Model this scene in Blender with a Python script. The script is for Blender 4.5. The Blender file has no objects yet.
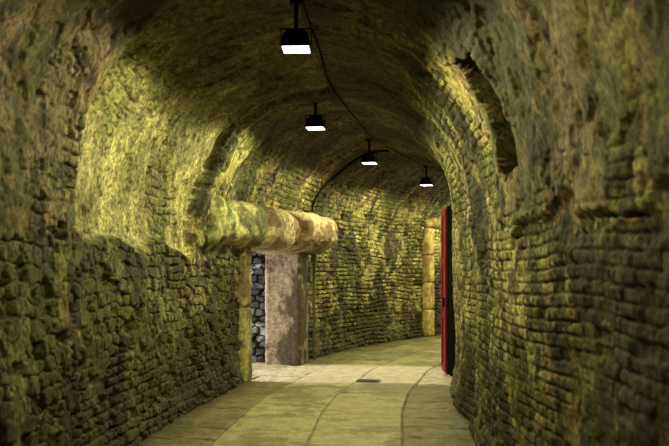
import bpy, math, numpy as np
from mathutils import Vector
sc=bpy.context.scene
try:
    sc.view_settings.view_transform='Standard'
except Exception: pass
rng=np.random.RandomState(7)
TAB=rng.rand(256,256)
def sstep(a,b,x):
    t=np.clip((x-a)/(b-a),0,1); return t*t*(3-2*t)
def vn(x,y,seed=0):
    x=np.asarray(x,float)+seed*17.31; y=np.asarray(y,float)+seed*9.77
    xi=np.floor(x).astype(int); yi=np.floor(y).astype(int)
    fx=x-xi; fy=y-yi
    fx=fx*fx*(3-2*fx); fy=fy*fy*(3-2*fy)
    a=TAB[xi&255,yi&255]; b=TAB[(xi+1)&255,yi&255]; c=TAB[xi&255,(yi+1)&255]; d=TAB[(xi+1)&255,(yi+1)&255]
    return (a*(1-fx)+b*fx)*(1-fy)+(c*(1-fx)+d*fx)*fy
def fbm(x,y,o=4,seed=0,g=.55):
    s=0;a=.5;n=0
    for i in range(o):
        c_,s_=math.cos(.6*i+.3),math.sin(.6*i+.3)
        s=s+a*vn((x*c_-y*s_)*2**i,(x*s_+y*c_)*2**i,seed+i*3); n+=a; a*=g
    return s/n
def hsh(a,b=0.0,k=0.0):
    v=np.sin(a*127.1+b*311.7+k*74.7)*43758.5453
    return v-np.floor(v)
def bricks(u,v,L,H,seed=0,rough=1.0):
    wu=u+.03*rough*(fbm(u*6,v*6,2,seed)-.5)
    wv=v+.07*rough*(vn(u*.9,v*.9,seed+1)-.5)+.025*rough*(fbm(u*7,v*7,2,seed+2)-.5)
    r=np.floor(wv/H); fr=wv/H-r
    Lr=L*(.6+.8*hsh(r,3.1,seed))
    q=(wu+hsh(r,1.7,seed)*L)/Lr+.25*(vn(u*2.3,r*3.7,seed+8)-.5); c=np.floor(q); fc=q-c
    du=np.minimum(fc,1-fc)*Lr; dv=np.minimum(fr,1-fr)*H
    a=hsh(r,c,seed+.5); b=hsh(c,r,seed+.9)
    e=np.minimum(du,dv)-.006*a*rough+.014*rough*(fbm(u*22,v*22,2,seed+4)-.5)
    tilt=((fr-.5)*(b-.5)+(fc-.5)*(a-.5))
    return sstep(0.0,.010,e),a,b,tilt
def rubble(u,v,L,H,seed=0):
    uu=(u+.05*(fbm(u*4,v*4,2,seed)-.5))/L; vv=(v+.05*(fbm(u*4,v*4,2,seed+3)-.5))/H
    i0=np.floor(uu); j0=np.floor(vv)
    d1=np.full(u.shape,9.); d2=np.full(u.shape,9.); ia=np.zeros(u.shape); ib=np.zeros(u.shape)
    for dj in (-1,0,1):
        for di in (-1,0,1):
            j=j0+dj; i=i0+di
            cxx=i+.5+.5*np.mod(j,2)-.25+.6*(hsh(i,j,seed+.1)-.5); cyy=j+.5+.5*(hsh(i,j,seed+.2)-.5)
            dx=np.abs(uu-cxx); dy=np.abs(vv-cyy)
            d=(dx**3+dy**3)**(1/3.)
            n_=d<d1
            d2=np.where(n_,d1,np.minimum(d2,d))
            ia=np.where(n_,hsh(i,j,seed+.3),ia); ib=np.where(n_,hsh(i,j,seed+.4),ib)
            d1=np.where(n_,d,d1)
    e=(d2-d1)+.10*(fbm(u*22,v*22,2,seed+4)-.5)
    return sstep(.02,.15,e),ia,ib

# ---------- path ----------
W=1.55;HS=2.0;B=1.68
ds=.01
sa=np.arange(-7,34,ds)
kap=np.where(sa<11,.025,np.where(sa<17,.025+.025*(sa-11)/6,.05))
kap=np.where(sa<5,.012,kap)
th=np.cumsum(kap)*ds; i8=np.searchsorted(sa,8.0); th=th-th[i8]+.055
cx=np.cumsum(np.sin(th))*ds; cy=np.cumsum(np.cos(th))*ds
cx=cx-cx[i8]-.25; cy=cy-cy[i8]+8.0
def path(s):
    return np.interp(s,sa,cx),np.interp(s,sa,cy),np.interp(s,sa,th)
def P(s,off,z):
    x,y,t=path(s)
    return np.stack([x+off*np.cos(t),y-off*np.sin(t),np.broadcast_to(z,np.shape(x+off))],-1)
def Pv(s,off,z):
    p=P(np.array(float(s)),off,z); return Vector((float(p[0]),float(p[1]),float(z)))
a=np.linspace(0,math.pi,2000)
px=-W*np.cos(a); pz=HS+B*np.sin(a)
nx=-np.cos(a)/W; nz=np.sin(a)/B; nl=np.hypot(nx,nz); nx/=nl; nz/=nl
arc=np.concatenate([[0],np.cumsum(np.hypot(np.diff(px),np.diff(pz)))])
AL=arc[-1]; TL=2*HS+AL
def prof(t):
    off=np.where(t<HS,-W,np.where(t>HS+AL,W,np.interp(t-HS,arc,px)))
    z=np.where(t<HS,t,np.where(t>HS+AL,TL-t,np.interp(t-HS,arc,pz)))
    n0=np.where(t<HS,-1,np.where(t>HS+AL,1,np.interp(t-HS,arc,nx)))
    n1=np.where(t<HS,0,np.where(t>HS+AL,0,np.interp(t-HS,arc,nz)))
    return off,z,n0,n1
def mixc(c1,c2,f):
    return c1*(1-f[...,None])+np.array(c2)*f[...,None]
def grid_obj(name,V,C,mat,keep=None,flip=False,smooth=True):
    n,m=V.shape[:2]
    idx=np.arange(n*m).reshape(n,m)
    q=np.stack([idx[:-1,:-1],idx[1:,:-1],idx[1:,1:],idx[:-1,1:]],-1)
    if flip: q=q[...,::-1]
    q=q.reshape(-1,4)
    if keep is not None: q=q[keep.reshape(-1)]
    me=bpy.data.meshes.new(name)
    me.vertices.add(n*m); me.vertices.foreach_set('co',V.reshape(-1).astype(np.float32))
    me.loops.add(len(q)*4); me.loops.foreach_set('vertex_index',q.reshape(-1).astype(np.int32))
    me.polygons.add(len(q)); me.polygons.foreach_set('loop_start',(np.arange(len(q))*4).astype(np.int32))
    me.polygons.foreach_set('loop_total',np.full(len(q),4,np.int32))
    me.polygons.foreach_set('use_smooth',np.full(len(q),smooth))
    me.update(calc_edges=True); me.validate()
    ca=me.color_attributes.new(name='Col',type='FLOAT_COLOR',domain='POINT')
    cc=np.ones((n*m,4),np.float32); cc[:,:3]=np.clip(C.reshape(-1,3),0,1)
    ca.data.foreach_set('color',cc.reshape(-1))
    ob=bpy.data.objects.new(name,me); sc.collection.objects.link(ob)
    me.materials.append(mat)
    return ob

# ---------- materials ----------
def surf_mat(name,use_attr=True,col=(.3,.3,.1),rough=.85,bump=.35,bscale=40,var=.5,metal=0,vscale=9,grit=0,spec=.3):
    m=bpy.data.materials.new(name); m.use_nodes=True; nt=m.node_tree; N=nt.nodes; L=nt.links
    b=N['Principled BSDF']; b.inputs['Roughness'].default_value=rough; b.inputs['Metallic'].default_value=metal
    b.inputs['Specular IOR Level'].default_value=spec
    tc=N.new('ShaderNodeTexCoord')
    n1=N.new('ShaderNodeTexNoise'); n1.inputs['Scale'].default_value=vscale; n1.inputs['Detail'].default_value=8; n1.inputs['Roughness'].default_value=.75
    L.new(tc.outputs['Object'],n1.inputs['Vector'])
    r=N.new('ShaderNodeMapRange'); r.inputs['From Min'].default_value=.34; r.inputs['From Max'].default_value=.66
    r.inputs['To Min'].default_value=1-var; r.inputs['To Max'].default_value=1+var*.8
    L.new(n1.outputs['Fac'],r.inputs['Value'])
    if use_attr:
        at=N.new('ShaderNodeVertexColor'); at.layer_name='Col'; src=at.outputs['Color']
    else:
        rg=N.new('ShaderNodeRGB'); rg.outputs[0].default_value=(*col,1); src=rg.outputs[0]
    vm=N.new('ShaderNodeVectorMath'); vm.operation='SCALE'
    fac=r.outputs[0]
    if grit>0:
        n3=N.new('ShaderNodeTexNoise'); n3.inputs['Scale'].default_value=30; n3.inputs['Detail'].default_value=4; n3.inputs['Roughness'].default_value=.8
        L.new(tc.outputs['Object'],n3.inputs['Vector'])
        r3=N.new('ShaderNodeMapRange'); r3.inputs['From Min'].default_value=.40; r3.inputs['From Max'].default_value=.56
        r3.inputs['To Min'].default_value=1-grit; r3.inputs['To Max'].default_value=1+grit*.3
        L.new(n3.outputs['Fac'],r3.inputs['Value'])
        mm=N.new('ShaderNodeMath'); mm.operation='MULTIPLY'; L.new(fac,mm.inputs[0]); L.new(r3.outputs[0],mm.inputs[1]); fac=mm.outputs[0]
    L.new(src,vm.inputs[0]); L.new(fac,vm.inputs['Scale']); L.new(vm.outputs[0],b.inputs['Base Color'])
    n2=N.new('ShaderNodeTexNoise'); n2.inputs['Scale'].default_value=bscale; n2.inputs['Detail'].default_value=6; n2.inputs['Roughness'].default_value=.75
    L.new(tc.outputs['Object'],n2.inputs['Vector'])
    bp=N.new('ShaderNodeBump'); bp.inputs['Strength'].default_value=bump; bp.inputs['Distance'].default_value=.03
    L.new(n2.outputs['Fac'],bp.inputs['Height']); L.new(bp.outputs[0],b.inputs['Normal'])
    return m
M_wall=surf_mat('old_masonry',rough=.75,bump=.5,bscale=24,var=.7,grit=.72)
M_floor=surf_mat('flagstone',rough=.65,bump=.3,bscale=30,var=.35,vscale=5,grit=.25)
M_stone=surf_mat('weathered_stone',rough=.8,bump=.7,bscale=16,var=.55,grit=.45)
M_black=surf_mat('black_paint',False,(.006,.006,.006),.6,.05,30,.2,spec=.15)
M_cable=surf_mat('black_rubber',False,(.012,.010,.007),.9,.0,30,.2,spec=.03)
M_red=surf_mat('red_paint',False,(.17,.004,.012),.5,.05,30,.25,spec=.2)
M_pipe=surf_mat('grey_conduit',False,(.10,.10,.07),.5,.05,30,.3)
M_em=bpy.data.materials.new('lamp_glass'); M_em.use_nodes=True
b=M_em.node_tree.nodes['Principled BSDF']; b.inputs['Emission Color'].default_value=(1,.97,.85,1); b.inputs['Emission Strength'].default_value=5

# ---------- tunnel shell ----------
sl=[-6.0]
while sl[-1]<30:
    s=sl[-1]
    sl.append(s+(.12 if s<2.6 else .009+.0012*s if s<23.5 else .12))
S=np.array(sl); T=np.linspace(0,TL,int(TL/.0108))
SS,TT=np.meshgrid(S,T,indexing='ij')
off,h,n0,n1=prof(TT)
left=(off<0).astype(float); right=1-left
lo=fbm(SS*.9,TT*.9,4,1); mid=fbm(SS*2.3,TT*2.3,4,5); fine=fbm(SS*9,TT*9,4,9,.7); pat=fbm(SS*.6,TT*.6,3,21)
topL=1.80+.25*(vn(SS*1.5,SS*0,31)-.5)+.1*(mid-.5)
topL=np.where(SS>14.9,2.9+.9*(pat-.5),topL)
topR=np.where(SS<6.6,1.95,2.9)+1.2*(mid-.5)
topR=np.where(SS>12.5,2.4,topR)
bm=np.where(left>.5,sstep(.03,-.03,h-topL),sstep(.10,-.10,h-topR))
weak=.6*sstep(.60,.68,fbm(SS*1.1,TT*1.1,3,41))*(1-bm)
weak=np.where(SS>12,np.maximum(weak,.45*(1-bm)),weak)
band=right*sstep(7.2,7.5,SS)*sstep(10.5,9.5,SS)*sstep(3.5,3.2,h)*(1-bm)
bk=np.clip(np.maximum(bm,np.maximum(weak,band*.9)),0,1)
pfR,i1R,i2R,tlR=bricks(SS,TT,.27,.075,2,.6)
pfL,i1L,i2L,tlL=bricks(SS,TT,.22,.085,12,1.4)
pfQ,i1Q,i2Q=rubble(SS,TT,.20,.115,33)
rbl=sstep(.40,.43,fbm(SS*.9,TT*1.2,3,101))
rbl=np.where((left>.5)&(SS<12.6),rbl,0)
pf=np.where(left>.5,np.where(rbl>.5,pfQ,pfL),pfR); id1=np.where(left>.5,np.where(rbl>.5,i1Q,i1L),i1R); id2=np.where(left>.5,np.where(rbl>.5,i2Q,i2L),i2R); tl=np.where(left>.5,tlL*(rbl<.5),tlR)
filled=sstep(.48,.60,fbm(SS*2.0,TT*2.0,5,91,.62))
jd=(1-pf)*(1-.82*filled)
miss=(id2>.93)*pf
pits=sstep(.60,.68,fbm(SS*8,TT*8,3,95,.7))
rk=np.where(left>.5,1.1,.55)
D=.13*(lo-.5)+.05*(mid-.5)
D+=bk*((jd*.036+(id1-.5)*.022*(1-.6*filled)+miss*.035+tl*.014+pits*.022)*rk+.024*(fine-.5))
D+=(1-bk)*(.013*(fine-.5)+.016*sstep(.54,.58,fbm(SS*3,TT*3,4,51,.65))+.008*pits)
rec=left*sstep(6.35,6.42,SS+.18*(mid-.5))*sstep(10.3,10.2,SS+.2*(mid-.5))*sstep(1.78,1.84,h-(topL-1.80))
D+=.10*rec*sstep(3.5,3.0,h)
D+=-.06*left*sstep(10.3,10.4,SS)*sstep(12.0,11.0,SS)*sstep(1.8,1.9,h)
pl=right*sstep(6.65,6.60,SS+.12*(mid-.5))*sstep(1.8,1.9,h+.5*(mid-.5))*sstep(3.6,3.3,h)
D-=.05*pl
u=(SS-6.05-.25*(h-2.6)); v=(h-2.62)
nd=np.maximum(abs(u)/.28,abs(v)/.42)+.5*(mid-.5)+.2*(fine-.5)
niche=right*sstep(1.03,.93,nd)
D+=.35*niche
for (s0,h0) in ((6.1,1.83),(6.95,1.72),(8.1,1.2),(5.7,1.05)):
    D+=.16*left*sstep(.065,.05,np.maximum(abs(SS-s0),abs(h-h0)))
D-=.12*right*sstep(9,12,SS)*sstep(3.2,2.0,h)
D-=.05*sstep(.35,0,h)
D=np.where(h<1.0,np.minimum(D,.12),D)
x,y,t=path(SS)
o2=off+n0*D; z2=h+n1*D
V=np.stack([x+o2*np.cos(t),y-o2*np.sin(t),z2],-1)
C=np.zeros(SS.shape+(3,))
C[:]=(.38,.34,.12)
C=mixc(C,(.42,.26,.16),sstep(.46,.57,fbm(SS*.9,TT*.9,4,61))*sstep(1.9,2.3,h)*.75)
C=mixc(C,(.72,.67,.31),np.clip(rec,0,1)*.88)
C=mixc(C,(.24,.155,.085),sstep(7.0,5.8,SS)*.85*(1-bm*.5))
bc=np.zeros_like(C); bc[:]=(.29,.27,.065)
bc=mixc(bc,(.60,.54,.19),sstep(.45,1,id1))
bc=mixc(bc,(.09,.08,.03),sstep(.38,0,id1))
bc=mixc(bc,(.34,.20,.10),sstep(.68,.73,id2)*.5)
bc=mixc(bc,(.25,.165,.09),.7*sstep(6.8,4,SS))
bc=mixc(bc,(.32,.29,.11),filled*.5)
bc=mixc(bc,(.68,.62,.28),sstep(.55,.61,fbm(SS*1.5,TT*1.5,6,111,.68))*.55)
bc=mixc(bc,(.012,.010,.005),np.clip(jd*1.4,0,1))
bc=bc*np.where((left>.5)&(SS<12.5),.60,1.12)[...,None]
bc=bc*(1+.25*band)[...,None]
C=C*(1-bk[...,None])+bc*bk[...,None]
st=sstep(.49,.55,fbm(SS*1.3,TT*.9,6,71,.68))
C=mixc(C,(.022,.018,.009),st*(.88-.58*rec))
st2=sstep(.53,.58,fbm(SS*5,TT*5,4,77,.7))
C=mixc(C,(.022,.018,.009),st2*(.80-.45*rec))
C=mixc(C,(.13,.155,.022),sstep(.50,.59,fbm(SS*1.7,TT*1.7,5,81,.65))*.42)
C=mixc(C,(.055,.038,.026),sstep(3.05,3.5,h+.5*(mid-.5))*.72)  # unlit crown above the lamps: shade put into the vault colour
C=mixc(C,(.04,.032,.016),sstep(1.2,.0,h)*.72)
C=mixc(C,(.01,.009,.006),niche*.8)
hole=(SS[:-1,:-1]>12.72)&(SS[:-1,:-1]<14.95)&(TT[:-1,:-1]<1.96)
keep=~hole
j1=np.searchsorted(T,2.15); j2=np.searchsorted(T,TL-2.15)
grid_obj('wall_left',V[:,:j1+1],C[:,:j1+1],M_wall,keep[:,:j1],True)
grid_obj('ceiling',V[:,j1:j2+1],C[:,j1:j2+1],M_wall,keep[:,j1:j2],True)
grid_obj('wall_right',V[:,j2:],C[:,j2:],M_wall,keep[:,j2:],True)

# ---------- floor ----------
O=np.linspace(-1.8,1.8,240)
F_s,F_o=np.meshgrid(S[S>-6],O,indexing='ij')
def flag(s,o):
    wob=.03*(vn(s*.7,o*0,3)-.5)*2
    e1=np.abs(o+.88-wob); e2=np.abs(o-.86-wob)
    cen=(o>-.88+wob)&(o<.86+wob)
    lane=np.where(cen,np.where(o<-.02+wob*2,0,1),np.where(o<0,2,3))
    e3=np.abs(o+.02-wob*2)
    Ls=np.where(cen,1.75,.62)
    q=s/Ls+lane*.37+.05*(vn(s,o*2,9)-.5)+.13*np.where(cen,0,o)
    c=np.floor(q); f=q-c; es=np.minimum(f,1-f)*Ls
    e=np.minimum(np.minimum(e1,e2),np.where(cen,np.minimum(e3,es),es))
    return sstep(.003,.018,e+.008*(vn(s*20,o*20,4)-.5)),hsh(lane*1.0,c,5.),cen
fp,fid,cen=flag(F_s,F_o)
side=~cen
fz=-(1-fp)*.014+(fid-.5)*.008+.02*(fbm(F_s*1.5,F_o*1.5,3,6)-.5)
fz+=np.where(side,.04*(fbm(F_s*6,F_o*6,3,8)-.5)-.01,.004*(fbm(F_s*20,F_o*20,3,8)-.5))
FC=np.zeros(F_s.shape+(3,)); FC[:]=(.46,.41,.235)
FC=mixc(FC,(.27,.25,.14),sstep(.3,.9,fid)*.6)
FC=mixc(FC,(.21,.19,.08),side*.8)
FC=mixc(FC,(.05,.045,.025),(1-fp)*.85)
FC=mixc(FC,(.14,.135,.055),sstep(.46,.56,fbm(F_s*1.6,F_o*1.6,6,15,.68))*.62)
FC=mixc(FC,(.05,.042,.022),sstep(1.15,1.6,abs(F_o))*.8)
FC=mixc(FC,(.68,.60,.50),sstep(12.55,12.7,F_s+.05*(fbm(F_s*3,F_o*3,3,4)-.5))*sstep(15.2,14.8,F_s)*.78*fp)  # daylight strip from the side opening, painted paler into the floor colour
xx,yy,tt=path(F_s)
FV=np.stack([xx+F_o*np.cos(tt),yy-F_o*np.sin(tt),fz],-1)
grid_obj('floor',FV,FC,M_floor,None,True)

# ---------- side passage ----------
def panel(name,p0,du,dv,nrm,lu,lv,Lb,Hb,seed,amp,cols,mat,flip=False,step=.03,rub=False):
    us=np.linspace(0,lu,int(lu/step)); vs=np.linspace(0,lv,int(lv/step))
    U,Vv=np.meshgrid(us,vs,indexing='ij')
    if rub: pf,a1,a2=rubble(U,Vv,Lb,Hb,seed)
    else: pf,a1,a2,tl_=bricks(U,Vv,Lb,Hb,seed,1.6)
    d=amp*((1-pf)*.8+(a1-.5)*.8+.5*(fbm(U*3,Vv*3,3,seed)-.5))
    X=np.array(p0)[None,None]+U[...,None]*np.array(du)+Vv[...,None]*np.array(dv)-d[...,None]*np.array(nrm)
    c=np.zeros(U.shape+(3,)); c[:]=cols[0]; c=mixc(c,cols[1],sstep(.5,.9,a1)); c=mixc(c,(.006,.006,.006),(1-pf)*.95)
    return grid_obj(name,X,c,mat,None,flip)
x0,y0,t0=[float(q) for q in path(13.8)]
Rv=np.array([math.cos(t0),-math.sin(t0),0.]); Tv=np.array([math.sin(t0),math.cos(t0),0.]); Z=np.array([0,0,1.])
c0=np.array([x0,y0,0.])
A=c0-1.62*Rv+Tv*1.28; Bn=c0-1.58*Rv-Tv*1.16
panel('wall_passage_far',A-Rv*.2,-Rv,Z,-Tv,4.2,2.3,.17,.115,3,.20,[(.05,.05,.05),(.42,.46,.52)],M_stone,step=.015,rub=True)  # paler stones carry the bluish daylight in their own colour
panel('wall_passage_near',Bn,-Rv,Z,Tv,4.4,2.3,.25,.12,4,.08,[(.2,.18,.12),(.3,.28,.2)],M_stone,True)
panel('floor_passage',Bn+Rv*.05-Z*.005,-Rv,Tv,Z,4.4,2.45,.8,.6,5,.015,[(.4,.36,.22),(.3,.27,.16)],M_floor,True,.04)
panel('ceiling_passage',Bn+Z*2.15,-Rv,Tv,-Z,4.4,2.45,.4,.3,6,.06,[(.2,.18,.12),(.3,.28,.2)],M_stone,False,.04)

# ---------- stone block helper ----------
def stone_mesh(verts_fn,nu,nv,nw,seed,amp,col1,col2,V_all,Q_all,C_all,streak=1.0):
    base=sum(len(v) for v in V_all)
    vid={}; vs=[]
    def gid(i,j,k):
        key=(i,j,k)
        if key not in vid:
            vid[key]=len(vs); vs.append((i/nu,j/nv,k/nw))
        return vid[key]
    Q=[]
    for i in range(nu):
        for j in range(nv):
            Q.append([gid(i,j,0),gid(i,j+1,0),gid(i+1,j+1,0),gid(i+1,j,0)])
            Q.append([gid(i,j,nw),gid(i+1,j,nw),gid(i+1,j+1,nw),gid(i,j+1,nw)])
    for i in range(nu):
        for k in range(nw):
            Q.append([gid(i,0,k),gid(i+1,0,k),gid(i+1,0,k+1),gid(i,0,k+1)])
            Q.append([gid(i,nv,k),gid(i,nv,k+1),gid(i+1,nv,k+1),gid(i+1,nv,k)])
    for j in range(nv):
        for k in range(nw):
            Q.append([gid(0,j,k),gid(0,j,k+1),gid(0,j+1,k+1),gid(0,j+1,k)])
            Q.append([gid(nu,j,k),gid(nu,j+1,k),gid(nu,j+1,k+1),gid(nu,j,k+1)])
    p=np.array(vs)
    w=verts_fn(p)
    g=w[:,0]+.8*w[:,1]
    dn=(fbm(g*4,w[:,2]*4+w[:,0],4,seed,.65)-.5)
    cen=w.mean(0)
    dirn=w-cen; dirn/=np.linalg.norm(dirn,axis=1)[:,None]+1e-6
    w=w+dirn*(dn*amp)[:,None]
    c=np.zeros((len(w),3)); c[:]=col1
    f=sstep(.46,.57,fbm(g*3.2,w[:,2]*3.2*streak+w[:,0]*.7,5,seed+5,.7))
    c=mixc(c,col2,f)
    V_all.append(w); Q_all.append(np.array(Q)+base); C_all.append(c)
def finish(name,Vl,Ql,Cl,mat,bev=0):
    V=np.concatenate(Vl); Q=np.concatenate(Ql); C=np.concatenate(Cl)
    me=bpy.data.meshes.new(name); me.from_pydata(V.tolist(),[],Q.tolist())
    ca=me.color_attributes.new(name='Col',type='FLOAT_COLOR',domain='POINT')
    cc=np.ones((len(V),4),np.float32); cc[:,:3]=C; ca.data.foreach_set('color',cc.reshape(-1))
    for p in me.polygons: p.use_smooth=True
    me.materials.append(mat)
    ob=bpy.data.objects.new(name,me); sc.collection.objects.link(ob)
    return ob
def path_block(s0,s1,o0,o1,z0,z1,round_=.035,taper=0):
    def fn(p):
        q=p.copy()
        s=s0+(s1-s0)*q[:,0]; o=o0+(o1-o0)*q[:,1]; z=z0+(z1-z0)*q[:,2]
        ex=np.minimum(q[:,0],1-q[:,0])*abs(s1-s0); ey=np.minimum(q[:,1],1-q[:,1])*abs(o1-o0); ez=np.minimum(q[:,2],1-q[:,2])*abs(z1-z0)
        r=round_
        a=np.clip(r-ex,0,r)/r; b_=np.clip(r-ey,0,r)/r; c=np.clip(r-ez,0,r)/r
        cnt=(a+b_+c-np.maximum(np.maximum(a,b_),c))*r*.5
        s=s-np.sign(q[:,0]-.5)*a*cnt; o=o-np.sign(q[:,1]-.5)*np.sign(o1-o0)*b_*cnt; z=z-np.sign(q[:,2]-.5)*c*cnt
        return P(s,o,z)
    return fn
Vl,Ql,Cl=[],[],[]
stone_mesh(path_block(14.72,15.2,-1.95,-1.33,-.03,1.92),16,26,70,3,.05,(.33,.26,.19),(.09,.065,.045),Vl,Ql,Cl,.6)
finish('stone_pillar',Vl,Ql,Cl,M_stone)
Vl,Ql,Cl=[],[],[]
stone_mesh(path_block(12.30,12.72,-2.0,-1.49,-.03,1.05),12,12,26,4,.04,(.50,.45,.18),(.18,.15,.07),Vl,Ql,Cl)
stone_mesh(path_block(12.31,12.72,-2.0,-1.50,1.06,1.93),12,12,22,5,.04,(.52,.46,.18),(.18,.15,.07),Vl,Ql,Cl)
finish('stone_door_jamb',Vl,Ql,Cl,M_stone)
def lint(s0,s1,ob0,ob1,zc,hh,prot):
    def fn(p):
        u=p[:,0]; s=s0+(s1-s0)*u
        a=(p[:,2]-.5)*2; b_=p[:,1]
        bulge=np.sqrt(np.clip(1-np.abs(a)**3.6,0,1))
        endf=np.clip(np.minimum(u,1-u)*abs(s1-s0)/.12,0,1)**.5
        o=(ob0+(ob1-ob0)*u)+b_*(prot)*(.35+.65*bulge)*(.80+.20*endf)
        z=zc+a*hh*(.5)*(.90+.10*endf)
        return P(s,o,z)
    return fn
Vl,Ql,Cl=[],[],[]
stone_mesh(lint(10.65,11.55,-1.95,-1.95,2.17,.64,.62),36,16,26,6,.17,(.46,.45,.20),(.10,.13,.04),Vl,Ql,Cl)
stone_mesh(lint(11.58,12.72,-1.95,-1.93,2.21,.66,.68),36,16,26,9,.17,(.56,.52,.26),(.17,.17,.08),Vl,Ql,Cl)
stone_mesh(lint(12.80,14.1,-1.93,-1.90,2.2,.66,.79),40,16,26,7,.15,(.60,.52,.30),(.26,.18,.11),Vl,Ql,Cl)
stone_mesh(lint(14.14,15.45,-1.90,-1.76,2.2,.68,.93),36,16,26,8,.16,(.54,.45,.27),(.22,.15,.09),Vl,Ql,Cl)
finish('stone_lintel',Vl,Ql,Cl,M_stone)
Vl,Ql,Cl=[],[],[]
for k,(sa_,sb_) in enumerate(((21.5,21.85),(22.9,23.3))):
    for j in range(4):
        stone_mesh(path_block(sa_,sb_,-1.8,-1.40,-.02+j*.66,.635+j*.66),8,8,12,20+k*4+j,.015,(.66,.53,.20),(.38,.27,.10),Vl,Ql,Cl)
stone_mesh(path_block(21.4,23.4,-1.8,-1.38,2.63,3.0),24,8,8,31,.03,(.40,.33,.12),(.2,.15,.06),Vl,Ql,Cl)
finish('stone_door_surround',Vl,Ql,Cl,M_stone)

# ---------- simple part helpers ----------
import bmesh
def box_part(bm_,cx_,cy_,cz_,sx,sy,sz,mi=0,top=1.0,bev=.006):
    r=bmesh.ops.create_cube(bm_,size=1)
    for v_ in r['verts']:
        k=top if v_.co.z>0 else 1
        v_.co=Vector((cx_+v_.co.x*sx*k,cy_+v_.co.y*sy*k,cz_+v_.co.z*sz))
    fs={f for v_ in r['verts'] for f in v_.link_faces}
    for f in fs: f.material_index=mi
    if bev:
        es={e for v_ in r['verts'] for e in v_.link_edges}
        rr=bmesh.ops.bevel(bm_,geom=list(es),offset=bev,segments=2,affect='EDGES')
        for f in rr['faces']: f.material_index=mi
def make(name,build,mats,loc=(0,0,0),rz=0):
    bm_=bmesh.new(); build(bm_); me=bpy.data.meshes.new(name); bm_.to_mesh(me); bm_.free()
    for m in mats: me.materials.append(m)
    ob=bpy.data.objects.new(name,me); ob.location=loc; ob.rotation_euler=(0,0,rz); sc.collection.objects.link(ob); return ob
def lamp_build(bm_):
    box_part(bm_,0,0,.065,.225,.23,.09,0,.85)
    box_part(bm_,0,0,.012,.24,.25,.028,0)
    box_part(bm_,0,0,-.004,.205,.195,.012,1,1,0)
    for i in range(5): box_part(bm_,0,-.07+i*.035,.125,.15,.010,.035,0,1,.002)
    for sx in (-.12,.12): box_part(bm_,sx,0,.09,.008,.03,.13,0,1,.002)
    box_part(bm_,0,0,.155,.25,.03,.010,0,1,.002)
    box_part(bm_,0,0,.25,.035,.035,.22,0,1,.004)
    box_part(bm_,0,0,.36,.10,.10,.03,0,1,.004)
lampdat=[(-.25,3.3,.50),(-.30,7.06,1.0),(-.23,10.94,1.0),(.56,14.45,1.05),(1.85,18.1,1.2),(3.85,21.2,1.0)]
LW=195
for i,(lx,ly,pw) in enumerate(lampdat):
    sdist=sa[np.argmin((cx-lx)**2+(cy-ly)**2)]; ang=-float(np.interp(sdist,sa,th))
    lo_=make('ceiling_lamp',lamp_build,[M_black,M_em],(lx,ly,3.30),ang)
    ld=bpy.data.lights.new('lamp_light','SPOT'); ld.energy=LW*pw; ld.color=(1,.92,.44); ld.shadow_soft_size=.06
    ld.spot_size=math.radians(180); ld.spot_blend=.17
    lb=bpy.data.objects.new('bulb_light',ld); sc.collection.objects.link(lb); lb.parent=lo_; lb.location=(0,0,-.05)
def tube(name,pts,r,mat,smooth=True):
    cu=bpy.data.curves.new(name,'CURVE'); cu.dimensions='3D'; cu.bevel_depth=r; cu.bevel_resolution=3
    sp=cu.splines.new('NURBS' if smooth else 'POLY'); sp.points.add(len(pts)-1)
    for q,p in zip(sp.points,pts): q.co=(*p,1)
    if smooth: sp.use_endpoint_u=True; sp.order_u=3
    cu.materials.append(mat)
    ob=bpy.data.objects.new(name,cu); sc.collection.objects.link(ob); return ob
pts=[]
for s in np.arange(0,24,.35):
    pts.append(Pv(s,.06+.02*math.sin(s*1.7),3.64+.008*math.sin(s*3.1)))
tube('ceiling_cable',pts,.009,M_cable)
pts=[]
for k in range(26):
    tq=1.95+k*(TL/2-1.95)/25
    o_,z_,a_,b_=[float(q) for q in prof(np.array(tq))]
    pts.append(Pv(15.55+.1*math.sin(k*.5),o_-a_*.05,z_-b_*.05))
tube('vault_edge_line',pts,.022,M_cable)  # dark tube added to draw the edge of the vault ring
def pipe(bm_):
    def cyl(x,y,z0,z1,r):
        res=bmesh.ops.create_cone(bm_,cap_ends=True,segments=14,radius1=r,radius2=r,depth=z1-z0)
        for v_ in res['verts']: v_.co+=Vector((x,y,(z0+z1)/2))
    cyl(0,0,.02,1.75,.026)
    box_part(bm_,0,0,1.80,.10,.07,.14,0); box_part(bm_,0,0,.9,.09,.05,.03,0); box_part(bm_,0,0,.3,.09,.05,.03,0)
    box_part(bm_,.16,.1,1.72,.26,.03,.03,0)
make('drain_pipe',pipe,[M_pipe],Pv(15.5,-1.33,0),-.29)
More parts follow.
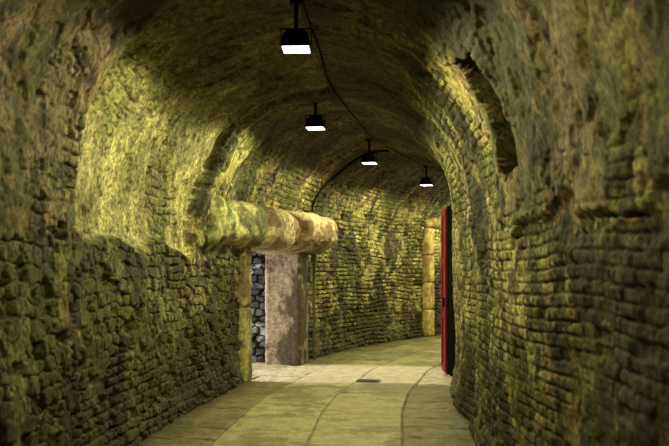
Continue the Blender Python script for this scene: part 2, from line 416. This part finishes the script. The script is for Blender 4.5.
def door(bm_):
    box_part(bm_,0,.28,1.28,.045,.52,2.50,0)
    for z_ in (.12,.9,1.7,2.44): box_part(bm_,-.03,.28,z_,.02,.48,.10,0)
    for y_ in (.06,.50): box_part(bm_,-.03,y_,1.28,.02,.09,2.40,0)
    box_part(bm_,.09,-.01,1.28,.13,.05,2.54,1)
    box_part(bm_,.02,.02,1.28,.07,.03,2.50,1)
    box_part(bm_,-.045,.10,1.1,.05,.03,.14,1)
make('red_door',door,[M_red,M_black],(1.68,13.3,0),0)
def grate(bm_):
    for i in range(7): box_part(bm_,-.12+i*.04,0,.0,.018,.18,.02,0,1,.002)
    for y_ in (-.10,.10): box_part(bm_,0,y_,0,.30,.025,.024,0,1,.002)
    for x_ in (-.15,.15): box_part(bm_,x_,0,0,.025,.20,.024,0,1,.002)
make('floor_drain_grate',grate,[M_pipe],Pv(12.78,.18,.012),-.18)

def area(name,loc,target,size,sy,en,col):
    ld=bpy.data.lights.new(name,'AREA'); ld.shape='RECTANGLE'; ld.size=size; ld.size_y=sy; ld.energy=en; ld.color=col
    ob=bpy.data.objects.new(name,ld); sc.collection.objects.link(ob); ob.location=loc
    ob.rotation_euler=(Vector(target)-Vector(loc)).to_track_quat('-Z','Y').to_euler(); return ob
pc=c0-Rv*5.2+Tv*.05
area('passage_daylight',Vector(pc+Z*1.5),Vector(c0+Z*.2),2.0,1.3,340,(1,.93,.86))
area('far_added_light',Pv(25,0,2.6),Pv(21,-1.2,1.4),1.2,1.2,90,(1,.80,.42))  # unseen warm light, added to brighten the far door stones

w=bpy.data.worlds.new('World'); sc.world=w; w.use_nodes=True
w.node_tree.nodes['Background'].inputs[0].default_value=(.6,.6,.4,1); w.node_tree.nodes['Background'].inputs[1].default_value=.02
cam=bpy.data.cameras.new('Camera'); cam.lens=900/669*36; cam.sensor_width=36; cam.shift_y=49/669; cam.clip_start=.05
cam.dof.use_dof=True; cam.dof.focus_distance=12; cam.dof.aperture_fstop=2.8
co=bpy.data.objects.new('Camera',cam); sc.collection.objects.link(co); co.location=(0,0,1.55); co.rotation_euler=(math.pi/2,0,0)
sc.camera=co
